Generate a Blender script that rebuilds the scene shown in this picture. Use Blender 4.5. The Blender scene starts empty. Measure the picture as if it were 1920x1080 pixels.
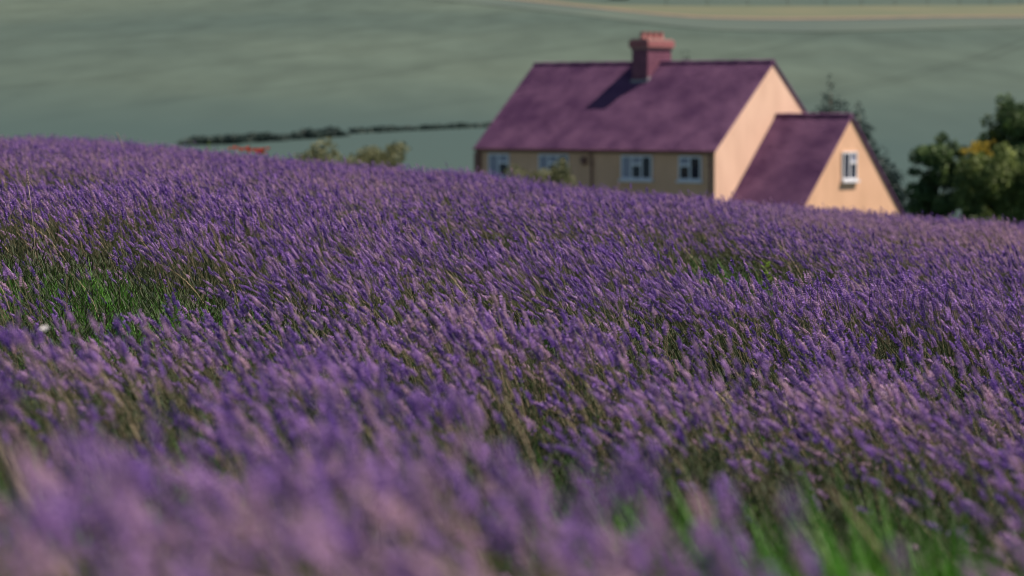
import bpy, bmesh, math, random
import numpy as np
from mathutils import Vector, Matrix, Euler

random.seed(7)
rng = np.random.default_rng(7)
scene = bpy.context.scene
C = scene.collection

# ------------------------------------------------------------------ camera
CAM_Z = 1.30
cd = bpy.data.cameras.new('camera')
cam = bpy.data.objects.new('camera', cd)
C.objects.link(cam)
cam.location = (0, 0, CAM_Z)
cd.sensor_width = 36.0
cd.lens = 36.0 * 5740 / 1920
cam.rotation_euler = (math.radians(90) - math.atan((540 - 199) / 5740), 0, 0)
cd.clip_start = 0.05
cd.clip_end = 6000
cd.dof.use_dof = True
cd.dof.focus_distance = 11.5
cd.dof.aperture_fstop = 4.4
cd.dof.aperture_blades = 0
scene.camera = cam

# ------------------------------------------------------------------ light
SUN = Vector((1.52, 0.02, 2.35)).normalized()
world = bpy.data.worlds.new('World')
scene.world = world
world.use_nodes = True
wn = world.node_tree
wn.nodes.clear()
sky = wn.nodes.new('ShaderNodeTexSky')
sky.sky_type = 'NISHITA'
sky.sun_disc = False
sky.sun_elevation = math.asin(SUN.z)
sky.sun_rotation = math.atan2(SUN.x, SUN.y)
sky.air_density = 1.0
sky.dust_density = 0.6
bg = wn.nodes.new('ShaderNodeBackground')
bg.inputs['Strength'].default_value = 0.05
wo = wn.nodes.new('ShaderNodeOutputWorld')
wn.links.new(sky.outputs[0], bg.inputs[0])
wn.links.new(bg.outputs[0], wo.inputs[0])
sl = bpy.data.lights.new('sun', 'SUN')
sl.energy = 5.0
sl.angle = math.radians(0.6)
sl.color = (1.0, 0.85, 0.72)
so = bpy.data.objects.new('sun', sl)
so.rotation_euler = SUN.to_track_quat('Z', 'Y').to_euler()
so.location = (30, -20, 60)
C.objects.link(so)

scene.cycles.filter_width = 0.9
vs = scene.view_settings
vs.view_transform = 'Standard'
vs.look = 'None'
vs.gamma = 1.0
vs.exposure = 0.5
vs.use_curve_mapping = False

# ------------------------------------------------------------------ helpers
def tag(o, label=None, cat=None, group=None, kind=None):
    if label: o['label'] = label
    if cat: o['category'] = cat
    if group: o['group'] = group
    if kind: o['kind'] = kind
    return o

def mesh_obj(name, verts, faces, mats, parent=None, mi=None, smooth=False):
    me = bpy.data.meshes.new(name)
    me.from_pydata([tuple(v) for v in verts], [], [tuple(f) for f in faces])
    for m in (mats if isinstance(mats, (list, tuple)) else [mats]):
        me.materials.append(m)
    if mi is not None:
        me.polygons.foreach_set('material_index', np.asarray(mi, dtype=np.int32))
    if smooth:
        me.polygons.foreach_set('use_smooth', np.ones(len(me.polygons), dtype=bool))
    me.update()
    o = bpy.data.objects.new(name, me)
    C.objects.link(o)
    if parent: o.parent = parent
    return o

def empty(name, loc, rz=0.0):
    o = bpy.data.objects.new(name, None)
    o.empty_display_size = 0.3
    o.location = loc
    o.rotation_euler = (0, 0, rz)
    C.objects.link(o)
    return o

class MB:
    """collects simple solids into one mesh"""
    def __init__(s): s.v = []; s.f = []
    def add(s, vs_, fs_):
        n = len(s.v)
        s.v += [tuple(v) for v in vs_]
        s.f += [tuple(i + n for i in f) for f in fs_]
    def box(s, x0, x1, y0, y1, z0, z1):
        s.add([(x0,y0,z0),(x1,y0,z0),(x1,y1,z0),(x0,y1,z0),(x0,y0,z1),(x1,y0,z1),(x1,y1,z1),(x0,y1,z1)],
              [(0,3,2,1),(4,5,6,7),(0,1,5,4),(1,2,6,5),(2,3,7,6),(3,0,4,7)])
    def tube(s, pts, rad, n=6, cap=True):
        pts = [Vector(p) for p in pts]
        base = len(s.v); rings = []
        for i, p in enumerate(pts):
            d = (pts[min(i+1, len(pts)-1)] - pts[max(i-1, 0)]).normalized()
            a = d.orthogonal().normalized() if abs(d.z) < .9 else Vector((1,0,0)).cross(d).normalized()
            b = d.cross(a)
            r = rad[i] if isinstance(rad, (list, tuple)) else rad
            ring = []
            for k in range(n):
                t = 2*math.pi*k/n
                s.v.append(tuple(p + a*math.cos(t)*r + b*math.sin(t)*r)); ring.append(len(s.v)-1)
            rings.append(ring)
        for i in range(len(rings)-1):
            for k in range(n):
                s.f.append((rings[i][k], rings[i][(k+1)%n], rings[i+1][(k+1)%n], rings[i+1][k]))
        if cap:
            s.f.append(tuple(reversed(rings[0]))); s.f.append(tuple(rings[-1]))
    def build(s, name, mat, parent=None, smooth=False):
        return mesh_obj(name, s.v, s.f, mat, parent, smooth=smooth)

def mat(name, col, rough=0.8, var=0.0, scale=5.0, col2=None, bump=0.0, bscale=None, inst=0.0, transl=0.0, spec=0.3, detail=4, coord='Object', stretch=None):
    """principled material, noise mixes col -> col2"""
    m = bpy.data.materials.new(name); m.use_nodes = True
    nt = m.node_tree; N = nt.nodes; L = nt.links
    b = N['Principled BSDF']
    b.inputs['Roughness'].default_value = rough
    b.inputs['Specular IOR Level'].default_value = spec
    tc = N.new('ShaderNodeTexCoord')
    src = tc.outputs[coord]
    if stretch:
        mp = N.new('ShaderNodeMapping'); mp.inputs['Scale'].default_value = stretch
        L.new(src, mp.inputs['Vector']); src = mp.outputs[0]
    no = N.new('ShaderNodeTexNoise'); no.inputs['Scale'].default_value = scale; no.inputs['Detail'].default_value = detail
    L.new(src, no.inputs['Vector'])
    r = N.new('ShaderNodeValToRGB')
    r.color_ramp.elements[0].position = 0.35; r.color_ramp.elements[1].position = 0.65
    r.color_ramp.elements[0].color = (*col, 1); r.color_ramp.elements[1].color = (*(col2 or col), 1)
    L.new(no.outputs['Fac'], r.inputs['Fac'])
    out = r.outputs['Color']
    if inst:
        oi = N.new('ShaderNodeObjectInfo')
        hs = N.new('ShaderNodeHueSaturation')
        mr = N.new('ShaderNodeMapRange'); mr.inputs['To Min'].default_value = 1-inst; mr.inputs['To Max'].default_value = 1+inst
        L.new(oi.outputs['Random'], mr.inputs['Value']); L.new(mr.outputs[0], hs.inputs['Value'])
        L.new(out, hs.inputs['Color']); out = hs.outputs['Color']
    L.new(out, b.inputs['Base Color'])
    if bump:
        n2 = N.new('ShaderNodeTexNoise'); n2.inputs['Scale'].default_value = bscale or scale*6; n2.inputs['Detail'].default_value = 5
        L.new(tc.outputs[coord], n2.inputs['Vector'])
        bp = N.new('ShaderNodeBump'); bp.inputs['Strength'].default_value = bump; bp.inputs['Distance'].default_value = 0.03
        L.new(n2.outputs['Fac'], bp.inputs['Height']); L.new(bp.outputs[0], b.inputs['Normal'])
    if transl:
        tr = N.new('ShaderNodeBsdfTranslucent'); mx = N.new('ShaderNodeMixShader')
        mx.inputs[0].default_value = transl
        L.new(out, tr.inputs['Color'])
        L.new(b.outputs[0], mx.inputs[1]); L.new(tr.outputs[0], mx.inputs[2])
        L.new(mx.outputs[0], N['Material Output'].inputs['Surface'])
    return m

def plant_mat(name, cols, pale, rough=0.6, transl=0.25, spec=0.3):
    """per-instance colour: ramp of cols picked at random, 'tint' attribute fades towards pale (dried) colour"""
    m = bpy.data.materials.new(name); m.use_nodes = True
    nt = m.node_tree; N = nt.nodes; L = nt.links
    b = N['Principled BSDF']; b.inputs['Roughness'].default_value = rough; b.inputs['Specular IOR Level'].default_value = spec
    oi = N.new('ShaderNodeObjectInfo')
    tc = N.new('ShaderNodeTexCoord')
    no = N.new('ShaderNodeTexNoise'); no.inputs['Scale'].default_value = 160; no.inputs['Detail'].default_value = 1
    L.new(tc.outputs['Object'], no.inputs['Vector'])
    ad = N.new('ShaderNodeMath'); ad.operation = 'MULTIPLY_ADD'; ad.inputs[1].default_value = 0.7; 
    L.new(no.outputs['Fac'], ad.inputs[0])
    s2 = N.new('ShaderNodeMath'); s2.operation = 'MULTIPLY_ADD'; s2.inputs[1].default_value = 0.75; s2.inputs[2].default_value = -0.23
    L.new(oi.outputs['Random'], s2.inputs[0]); L.new(s2.outputs[0], ad.inputs[2])
    r = N.new('ShaderNodeValToRGB'); el = r.color_ramp.elements
    while len(el) < len(cols): el.new(0.5)
    for i, c in enumerate(cols):
        el[i].position = i/(len(cols)-1); el[i].color = (*c, 1)
    L.new(ad.outputs[0], r.inputs['Fac'])
    at = N.new('ShaderNodeAttribute'); at.attribute_type = 'INSTANCER'; at.attribute_name = 'tint'
    mx = N.new('ShaderNodeMix'); mx.data_type = 'RGBA'
    L.new(at.outputs['Fac'], mx.inputs['Factor']); L.new(r.outputs[0], mx.inputs[6]); mx.inputs[7].default_value = (*pale, 1)
    L.new(mx.outputs[2], b.inputs['Base Color'])
    tr = N.new('ShaderNodeBsdfTranslucent'); L.new(mx.outputs[2], tr.inputs['Color'])
    ms = N.new('ShaderNodeMixShader'); ms.inputs[0].default_value = transl
    L.new(b.outputs[0], ms.inputs[1]); L.new(tr.outputs[0], ms.inputs[2])
    L.new(ms.outputs[0], N['Material Output'].inputs['Surface'])
    return m

# ------------------------------------------------------------------ terrain
PY = np.array([-30, 0, 2.1, 3.1, 4, 5.2, 6.5, 7.6, 8.8, 11, 14, 17, 20, 25, 33, 45, 52])
PT = np.array([-.30,-.30,-.318,-.400,-.462,-.525,-.555,-.64,-.655,-.60,-.60,-.60,-.605,-.66,-.82,-1.10,-1.35])
HILL_S = 0.068
def smooth(a, b, x):   # runs from 0 at a to 1 at b, a may be the larger
    t = np.clip((x-a)/(b-a), 0, 1); return t*t*(3-2*t)
def top_rel(x, y):
    """flower-top surface relative to the camera height"""
    x = np.asarray(x, float); y = np.asarray(y, float)
    yt = np.interp(y, PY, PT)
    xc = np.clip(x, -40, 40)
    lat = -0.078*xc - 0.0016*np.clip(-xc-2.0, 0, 8)**2*smooth(20, 40, y)*2
    left = smooth(2.5, 7, -xc)*smooth(28, 45, y)*0.22
    return yt + lat + left - 0.17*smooth(4.6, 7.8, -xc)*smooth(25, 40, y) - np.clip(y,0,52)*0.0023*smooth(-.02, .04, x/np.maximum(y,.5))*smooth(12, 30, y)
PLANT = 0.46
def ground_z(x, y):
    x = np.asarray(x, float); y = np.asarray(y, float)
    near = CAM_Z + top_rel(x, np.minimum(y, 52)) - PLANT
    yy = y + 0.02*x
    far = np.where(yy < 225, CAM_Z-6.8, CAM_Z-6.8 + HILL_S*(yy-225) - 7e-6*np.clip(yy-225,0,1e9)**2)
    far = far + (np.sin(x/70+1.3)*1.3 + np.sin(x/33+yy/90)*0.5)*smooth(215, 420, yy)
    t = smooth(47, 100, y)
    bump = 0.012*np.sin(x*3.1+y*1.7)+0.012*np.sin(x*1.3-y*2.9)
    return near*(1-t) + far*t + bump*(1-t)

def spaced():
    ys = list(np.arange(-30, 0, 3.0)) + list(np.arange(0, 14, .25)) + list(np.arange(14, 56, 1.0)) + list(np.arange(56, 120, 3)) + list(np.arange(120, 900, 9)) + list(np.arange(900, 3000, 90))
    xs = [0.0]; st = .4
    while xs[-1] < 1400:
        xs.append(xs[-1]+st); st *= 1.07
    xs = [-x for x in xs[:0:-1]] + xs
    return np.array(xs), np.array(ys)

gm = mat('field_soil_and_crop', (0.058,0.088,0.077), 0.95, scale=0.008, col2=(0.086,0.118,0.094), stretch=(1,.5,1), detail=3)
def crop_material(m):
    nt = m.node_tree; N = nt.nodes; L = nt.links
    b = N['Principled BSDF']
    b.inputs['Specular IOR Level'].default_value = 0.1
    geo = N.new('ShaderNodeNewGeometry')
    sx = N.new('ShaderNodeSeparateXYZ'); L.new(geo.outputs['Position'], sx.inputs[0])
    # the near field: bare soil below the plants, the crop begins past its edge
    r = N.new('ShaderNodeMapRange'); r.inputs['From Min'].default_value = 56; r.inputs['From Max'].default_value = 62
    L.new(sx.outputs['Y'], r.inputs['Value'])
    big = [n for n in N if n.type == 'TEX_NOISE'][0]
    ramp = [n for n in N if n.type == 'VALTORGB'][0]
    fine = N.new('ShaderNodeTexNoise'); fine.inputs['Scale'].default_value = 0.16; fine.inputs['Detail'].default_value = 8
    mp = N.new('ShaderNodeMapping'); mp.inputs['Scale'].default_value = (1.0, 0.22, 1)
    L.new(geo.outputs['Position'], mp.inputs['Vector']); L.new(mp.outputs[0], fine.inputs['Vector'])
    fr = N.new('ShaderNodeMapRange'); fr.inputs['From Min'].default_value = .3; fr.inputs['From Max'].default_value = .7
    fr.inputs['To Min'].default_value = .86; fr.inputs['To Max'].default_value = 1.14
    L.new(fine.outputs['Fac'], fr.inputs['Value'])
    # tractor lines running up the slope
    def ma(op, a, b_=None, c=None):
        n = N.new('ShaderNodeMath'); n.operation = op
        for k, q in enumerate((a, b_, c)):
            if q is None: continue
            if isinstance(q, (int, float)): n.inputs[k].default_value = q
            else: L.new(q, n.inputs[k])
        return n.outputs[0]
    wob = N.new('ShaderNodeTexNoise'); wob.inputs['Scale'].default_value = .006; wob.inputs['Detail'].default_value = 2
    L.new(geo.outputs['Position'], wob.inputs['Vector'])
    u = ma('ADD', ma('MULTIPLY', sx.outputs['X'], .93/30), ma('MULTIPLY', sx.outputs['Y'], -.36/30))
    u = ma('FRACT', ma('ADD', u, ma('MULTIPLY', wob.outputs['Fac'], 1.0)))
    dl = ma('MINIMUM', ma('ABSOLUTE', ma('SUBTRACT', u, .45)), ma('ABSOLUTE', ma('SUBTRACT', u, .52)))
    wr = N.new('ShaderNodeMapRange'); wr.inputs['From Min'].default_value = .008; wr.inputs['From Max'].default_value = .028
    wr.inputs['To Min'].default_value = .82; wr.inputs['To Max'].default_value = 1.0
    L.new(dl, wr.inputs['Value'])
    mu = N.new('ShaderNodeMath'); mu.operation = 'MULTIPLY'; L.new(fr.outputs[0], mu.inputs[0]); L.new(wr.outputs[0], mu.inputs[1])
    vm = N.new('ShaderNodeVectorMath'); vm.operation = 'SCALE'; L.new(ramp.outputs[0], vm.inputs[0]); L.new(mu.outputs[0], vm.inputs['Scale'])
    mx = N.new('ShaderNodeMix'); mx.data_type = 'RGBA'
    L.new(r.outputs[0], mx.inputs['Factor']); mx.inputs[6].default_value = (0.045,0.035,0.022,1); 
    # a bluer green fills the valley floor and the foot of the slope
    ln = N.new('ShaderNodeTexNoise'); ln.inputs['Scale'].default_value = 0.02; ln.inputs['Detail'].default_value = 4
    L.new(geo.outputs['Position'], ln.inputs['Vector'])
    yo = N.new('ShaderNodeMath'); yo.operation = 'MULTIPLY_ADD'; yo.inputs[1].default_value = 70; L.new(ln.outputs['Fac'], yo.inputs[0]); L.new(sx.outputs['Y'], yo.inputs[2])
    rz = N.new('ShaderNodeMapRange'); rz.inputs['From Min'].default_value = 315; rz.inputs['From Max'].default_value = 400
    L.new(yo.outputs[0], rz.inputs['Value'])
    m2 = N.new('ShaderNodeMix'); m2.data_type = 'RGBA'; L.new(rz.outputs[0], m2.inputs['Factor'])
    m2.inputs[6].default_value = (0.050,0.083,0.080,1); L.new(vm.outputs[0], m2.inputs[7]); L.new(m2.outputs[2], mx.inputs[7])
    L.new(mx.outputs[2], b.inputs['Base Color'])
crop_material(gm)

def sheet(name, xs, ys, fz, m, label=None):
    X, Y = np.meshgrid(xs, ys)
    Z = fz(X, Y)
    nx, ny = len(xs), len(ys)
    v = np.stack([X.ravel(), Y.ravel(), Z.ravel()], 1)
    i = np.arange(nx*ny).reshape(ny, nx)
    f = np.stack([i[:-1,:-1].ravel(), i[:-1,1:].ravel(), i[1:,1:].ravel(), i[1:,:-1].ravel()], 1)
    o = mesh_obj(name, v.tolist(), f.tolist(), m, smooth=True)
    tag(o, label, None, None, 'structure')
    return o
xs, ys = spaced()
sheet('ground', xs, ys, ground_z, gm, 'pale green crop slope rising behind the house and lavender')

def band(name, x0, x1, yc0, yc1, m, lift, label, n=160, rows=6):
    """a strip over the slope between two curves y = yc0(x) .. yc1(x)"""
    xs = np.linspace(x0, x1, n)
    v = []; f = []
    for j in range(rows):
        t = j/(rows-1)
        yy = yc0(xs)*(1-t) + yc1(xs)*t
        zz = ground_z(xs, yy) + lift
        v += list(zip(xs.tolist(), yy.tolist(), zz.tolist()))
    for j in range(rows-1):
        for i in range(n-1):
            a = j*n+i
            f.append((a, a+1, a+n+1, a+n))
    o = mesh_obj(name, v, f, m, smooth=True)
    tag(o, label, None, None, 'structure')
    return o

def curve(pts):
    px = np.array([p[0] for p in pts]); py = np.array([p[1] for p in pts])
    k = np.array([.1,.2,.4,.2,.1])
    def fn(x):
        x = np.asarray(x, float)
        return sum(w*np.interp(x+d, px, py) for w, d in zip(k, (-6,-3,0,3,6)))
    return fn
path_c = curve([(-120,960),(-40,790),(-1,650),(17,583),(30,536),(44,524),(58,526),(93,556),(130,600),(400,820)])
upper_c = curve([(-120,990),(-40,830),(-1,680),(17,606),(34,597),(60,604),(111,667),(150,720),(400,960)])
m_path = mat('chalk_path', (0.21,0.155,0.115), 0.95, scale=.3, col2=(0.16,0.13,0.10))
m_verge = mat('dry_verge_grass', (0.125,0.132,0.080), 0.95, scale=.05, col2=(0.098,0.120,0.074), detail=8)
m_upper = mat('upper_crop', (0.042,0.075,0.062), 0.95, scale=.05, col2=(0.06,0.09,0.07), detail=8)
m_margin = mat('blue_green_margin', (0.060,0.089,0.080), 0.95, scale=.03, col2=(0.080,0.112,0.090), detail=8)
band('field_margin', -120, 300, lambda x: path_c(x)-46, path_c, m_margin, .10, 'blue grey field margin below the chalk path')
band('path', -120, 300, path_c, lambda x: path_c(x)+9, m_path, .16, 'pale chalk path curving over the hill')
band('grass_verge', -120, 300, lambda x: path_c(x)+9, upper_c, m_verge, .10, 'dry yellow grass strip above the path')
band('upper_field', -120, 300, upper_c, lambda x: upper_c(x)+420, m_upper, .10, 'darker green field at the top of the hill', rows=30)

# ------------------------------------------------------------------ house
TH = 0.702
HX, HY = 8.29, 125.0
L_, D_ = 12.95, 8.1
ZE, ZR = -1.74+CAM_Z, 1.87+CAM_Z
ZG = CAM_Z-6.8
house = empty('house', (HX, HY, 0), -TH)
tag(house, 'cream rendered house with long purple brown tiled roof and brick chimney', 'house')

def render_mat(name, a, b_):
    m = mat(name, a, 0.9, scale=1.1, col2=b_, bump=.25, bscale=40, stretch=(1,1,.45), detail=7)
    return m
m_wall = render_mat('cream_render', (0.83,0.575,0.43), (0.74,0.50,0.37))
m_wall2 = render_mat('ochre_and_shade_render', (0.75,0.47,0.31), (0.66,0.41,0.265))
m_tile = mat('weathered_clay_tile', (0.078,0.029,0.090), 0.8, scale=.8, col2=(0.165,0.078,0.160), bump=.3, bscale=30, detail=9)
m_tile_in = m_tile
m_brick = mat('chimney_brick', (0.38,0.15,0.155), 0.9, scale=6, col2=(0.29,0.115,0.125))
m_stack = mat('dark_stack_brick', (0.15,0.055,0.10), 0.9, scale=6, col2=(0.22,0.09,0.14))
m_pot = mat('terracotta', (0.45,0.20,0.19), 0.8, scale=8, col2=(0.36,0.155,0.15))
m_white = mat('white_paint', (0.75,0.77,0.82), 0.45, scale=6, col2=(0.70,0.72,0.78))
m_gutter = mat('brown_gutter', (0.24,0.125,0.10), 0.6, scale=6, col2=(0.18,0.095,0.08))
m_lead = mat('lead', (0.22,0.23,0.26), 0.5, scale=10, col2=(0.28,0.29,0.32))
m_glass = bpy.data.materials.new('window_glass'); m_glass.use_nodes = True
b = m_glass.node_tree.nodes['Principled BSDF']
b.inputs['Base Color'].default_value = (0.02,0.025,0.05,1); b.inputs['Roughness'].default_value = 0.04
b.inputs['Specular IOR Level'].default_value = 0.7
m_net = mat('net_curtained_glass', (0.22,0.24,0.34), 0.12, scale=4, col2=(0.34,0.36,0.46), spec=.6, stretch=(6,1,1))

def gable_body(x0, x1, yc, depth, ze, zr, name, m, drop=.10):
    """closed prism with a gable at each end"""
    y0, y1 = yc-depth/2, yc+depth/2
    z1 = ze; z2 = zr-drop
    v = [(x0,y0,ZG-.3),(x1,y0,ZG-.3),(x1,y1,ZG-.3),(x0,y1,ZG-.3),(x0,y0,z1),(x1,y0,z1),(x1,y1,z1),(x0,y1,z1),(x0,yc,z2),(x1,yc,z2)]
    f = [(0,1,5,4),(2,3,7,6),(1,2,6,9,5),(3,0,4,8,7),(4,5,9,8),(6,7,8,9)]
    return mesh_obj(name, v, f, m, house)

OV = .16   # eave overhang in plan
def tiled_roof(name, x0, x1, yc, depth, ze, zr, width=.20, course=.115):
    """two slopes: a slab each, with every tile laid as a small lapped piece on top"""
    half = depth/2
    p = math.atan2(zr-ze, half)
    roofv = MB()
    rise = zr-ze
    t = .07
    for s in (-1, 1):
        yb = yc + s*(half+OV*.6); zb = ze - OV*.6*math.tan(p)
        n = Vector((0, s*math.sin(p), math.cos(p)))
        a = [(x0,yc,zr),(x1,yc,zr),(x1,yb,zb),(x0,yb,zb)]
        low = [tuple(Vector(q)-n*t) for q in a]
        roofv.add(a+low, [(0,1,2,3) if s<0 else (3,2,1,0), (7,6,5,4) if s<0 else (4,5,6,7), (2,1,5,6) if s < 0 else (1,2,6,5), (0,3,7,4) if s<0 else (3,0,4,7), (3,2,6,7) if s<0 else (2,3,7,6)])
    roof = roofv.build(name, m_tile, house)
    tl = MB()
    r = random.Random(3)
    slope = math.hypot(half+OV*.6, (half+OV*.6)*math.tan(p))
    nc = int(slope/course)
    for s in (-1, 1):
        d = Vector((0, s*math.cos(p), -math.sin(p)))       # down the slope
        n = Vector((0, s*math.sin(p), math.cos(p)))
        nt = int((x1-x0)/width)
        w = (x1-x0)/nt
        for j in range(nc):
            for i in range(nt + (j % 2)):
                xa = x0 + (i - .5*(j % 2))*w; xb = xa+w*.97
                xa = max(xa, x0); xb = min(xb, x1)
                top = Vector((0, yc, zr)) + d*(j*course*slope/(nc*course))
                bot = top + d*(course*1.05)
                li = .022 + r.uniform(-.004, .009)
                lj = r.uniform(-.004,.006)
                A = Vector((xa,0,0)); B_ = Vector((xb,0,0))
                q = [A+top+n*.004, B_+top+n*.004, B_+bot+n*(li+lj), A+bot+n*li, B_+bot+n*(li+lj-.014), A+bot+n*(li-.014)]
                if s < 0: tl.add(q, [(3,2,1,0),(3,5,4,2)])
                else: tl.add(q, [(0,1,2,3),(2,4,5,3)])
    o = tl.build('roof_tiles', m_tile, roof)
    tag(o, None, None, None, 'stuff')
    # ridge tiles
    n = int((x1-x0)/.42)
    w = (x1-x0)/n
    rid = MB()
    for i in range(n):
        xs_ = x0+i*w; r0 = .115+(.012 if i % 2 else 0)
        ring = []
        for k in range(7):
            a = math.pi*(k/6)*.9+math.pi*.05
            ring.append((math.cos(a)*r0, math.sin(a)*r0-.045))
        v = [(xs_, yc+u, zr+w_) for u, w_ in ring] + [(xs_+w*.98, yc+u, zr+w_) for u, w_ in ring]
        rid.add(v, [(k, k+1, k+8, k+7) for k in range(6)] + [tuple(range(6,-1,-1)), tuple(range(7,14))])
    rt = rid.build('ridge_tiles', m_tile, roof)
    tag(rt, None, None, None, 'stuff')
    return roof

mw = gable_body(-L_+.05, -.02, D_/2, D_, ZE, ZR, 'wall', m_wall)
mw.data.materials.append(m_wall2)          # shade tone of the long front put into its colour, using the wing's ochre
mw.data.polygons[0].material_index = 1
tiled_roof('roof', -L_-.02, .03, D_/2, D_, ZE, ZR)
WYC, WD = 4.3, 7.84
WZR, WZE = -0.36+CAM_Z, -4.55+CAM_Z
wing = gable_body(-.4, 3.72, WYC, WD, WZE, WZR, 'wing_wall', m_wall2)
wing['label'] = 'ochre wall of the lower wing'
wr = tiled_roof('wing_roof', .0, 3.79, WYC, WD, WZE, WZR)

# verge mortar strips and fascia
for (x, yc, dep, ze, zr, nm) in ((.035, D_/2, D_, ZE, ZR, 'verge_strip'), (3.795, WYC, WD, WZE, WZR, 'verge_strip')):
    p = math.atan2(zr-ze, dep/2)
    mb = MB()
    for s in (-1, 1):
        n = Vector((0, s*math.sin(p), math.cos(p)))
        a = Vector((x-.06, yc, zr)) + n*.03; e = Vector((x-.06, yc+s*(dep/2+.09), ze-.09*math.tan(p))) + n*.03
        q = [a, e, e-n*.045, a-n*.06]
        q2 = [v+Vector((.075,0,0)) for v in q]
        f = [(0,1,2,3),(7,6,5,4),(0,4,5,1),(2,6,7,3),(1,5,6,2)]
        mb.add(q+q2, f)
    mb.build(nm, m_tile, house)

# gutter and downpipes on the front
mb = MB()
gy = -.17
ring = [(math.cos(math.pi*k/6), -math.sin(math.pi*k/6)) for k in range(7)]
zg = ZE-.10
v = [(-L_+.02, gy+.065*a, zg+.065*b_) for a, b_ in ring] + [(-.0, gy+.065*a, zg+.065*b_) for a, b_ in ring]
v += [(-L_+.02, gy+.05*a, zg+.05*b_+.002) for a, b_ in ring] + [(-.0, gy+.05*a, zg+.05*b_+.002) for a, b_ in ring]
mb.add(v, [(k,k+1,k+8,k+7) for k in range(6)] + [(14+k+7,14+k+8,14+k+1,14+k) for k in range(6)] + [(0,7,21,14),(6,20,27,13)])
mb.box(-L_+.06, -.05, -.05, -.012, ZE-.24, ZE-.09)
mb.build('gutter', m_gutter, house)
for x in (-6.42, -.22):
    mb = MB()
    mb.tube([(x,gy,zg-.06),(x,gy,zg-.16),(x,-.06,zg-.34),(x,-.06,ZG)], .045, 8)
    mb.box(x-.09, x+.09, -.13, -.005, zg-.62, zg-.56)
    mb.box(x-.09, x+.09, -.13, -.005, zg-2.4, zg-2.34)
    mb.build('downpipe', m_gutter, house)
mb = MB(); mb.box(-6.93,-6.71,-.20,-.004,ZE-.66,ZE-.40); mb.box(-6.87,-6.77,-.15,-.01,ZE-.74,ZE-.66)
mb.build('wall_lantern', m_gutter, house)
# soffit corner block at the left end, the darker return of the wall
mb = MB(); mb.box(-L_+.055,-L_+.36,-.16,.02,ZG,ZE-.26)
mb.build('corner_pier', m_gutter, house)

def window(x0, x1, z0, z1, lights, origin, ax, nrm, sill_m=None, blinds=()):
    """frame with sashes on a wall; lights: list of (share, has_transom)"""
    # local axes: u along wall, w outward
    fr = MB(); 
    U = Vector(ax); W = Vector(nrm); O = Vector(origin)
    def P(u, w, z): return O + U*u + W*w + Vector((0,0,z))
    def bx(mb, u0, u1, w0, w1, za, zb):
        v = [P(u0,w0,za),P(u1,w0,za),P(u1,w1,za),P(u0,w1,za),P(u0,w0,zb),P(u1,w0,zb),P(u1,w1,zb),P(u0,w1,zb)]
        mb.add(v, [(0,1,2,3),(7,6,5,4),(4,5,1,0),(5,6,2,1),(6,7,3,2),(7,4,0,3)])
    t = .07
    bx(fr, x0, x1, -.02, .05, z1-t, z1); bx(fr, x0, x1, -.02, .05, z0, z0+t)
    bx(fr, x0, x0+t, -.02, .0497, z0+t, z1-t); bx(fr, x1-t, x1, -.02, .0497, z0+t, z1-t)
    tot = sum(l[0] for l in lights); u = x0+t; wi = (x1-x0-2*t)
    cells = []
    for i, (sh, tr) in enumerate(lights):
        u2 = u + wi*sh/tot
        if i < len(lights)-1: bx(fr, u2-.04, u2+.04, -.02, .045, z0+t, z1-t)
        ua, ub = u+(.04 if i else 0), u2-(.04 if i < len(lights)-1 else 0)
        if tr:
            zt = z1 - (z1-z0)*.38
            bx(fr, ua, ub, -.02, .042, zt-.05, zt+.05)
            cells += [(ua,ub,z0+t,zt-.05),(ua,ub,zt+.05,z1-t)]
        else: cells.append((ua,ub,z0+t,z1-t))
        u = u2
    f = fr.build('window', m_white, house)
    for k, (ua, ub, za, zb) in enumerate(cells):
        g = MB(); bx(g, ua, ub, .004, .012, za, zb)
        g.build('pane', m_net if k in blinds else m_glass, f)
    s = MB(); bx(s, x0-.07, x1+.07, -.01, .13, z0-.11, z0-.002)
    s.build('sill', sill_m or m_white, f)
    return f
FU, FN = (1,0,0), (0,-1,0)
FO = (0,-.02,0)
zt_, zb_ = ZE-.17-.14, ZE-1.30
window(-1.82,-.68, zb_, zt_, [(1,1),(1,0)], FO, FU, FN, blinds=(1,))
window(-4.84,-3.22, zb_, zt_, [(1,0),(1.1,1),(1,0)], FO, FU, FN, blinds=(0,2))
window(-9.32,-7.70, zb_, zt_, [(1,0),(1.1,1),(1,0)], FO, FU, FN, blinds=(0,2))
window(-12.15,-11.0, zb_, zt_, [(1,0),(1,1)], FO, FU, FN, blinds=(0,2))
w5 = window(3.66,4.70, -3.02+CAM_Z, -1.87+CAM_Z, [(1,0),(1,1)], (3.745,0,0), (0,1,0), (1,0,0), blinds=(2,))
w5['label'] = 'small sunlit window with white sill in the wing gable'

# chimney
cx0, cx1, cy0, cy1 = -6.75, -5.92, 3.13, 4.80
cb = MB()
cb.box(cx0, cx1, cy0, cy1, ZR-1.3, CAM_Z+2.42)
cb.box(cx0-.05, cx1+.05, cy0-.05, cy1+.05, CAM_Z+2.42, CAM_Z+2.52)
cb.box(cx0-.10, cx1+.10, cy0-.10, cy1+.10, CAM_Z+2.52, CAM_Z+2.80)
cb.box(cx0-.05, cx1+.05, cy0-.05, cy1+.05, CAM_Z+2.80, CAM_Z+2.88)
chim = cb.build('chimney', mat('mortar', (0.30,0.20,0.19), .95, scale=8, col2=(.36,.24,.22)), house)
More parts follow.
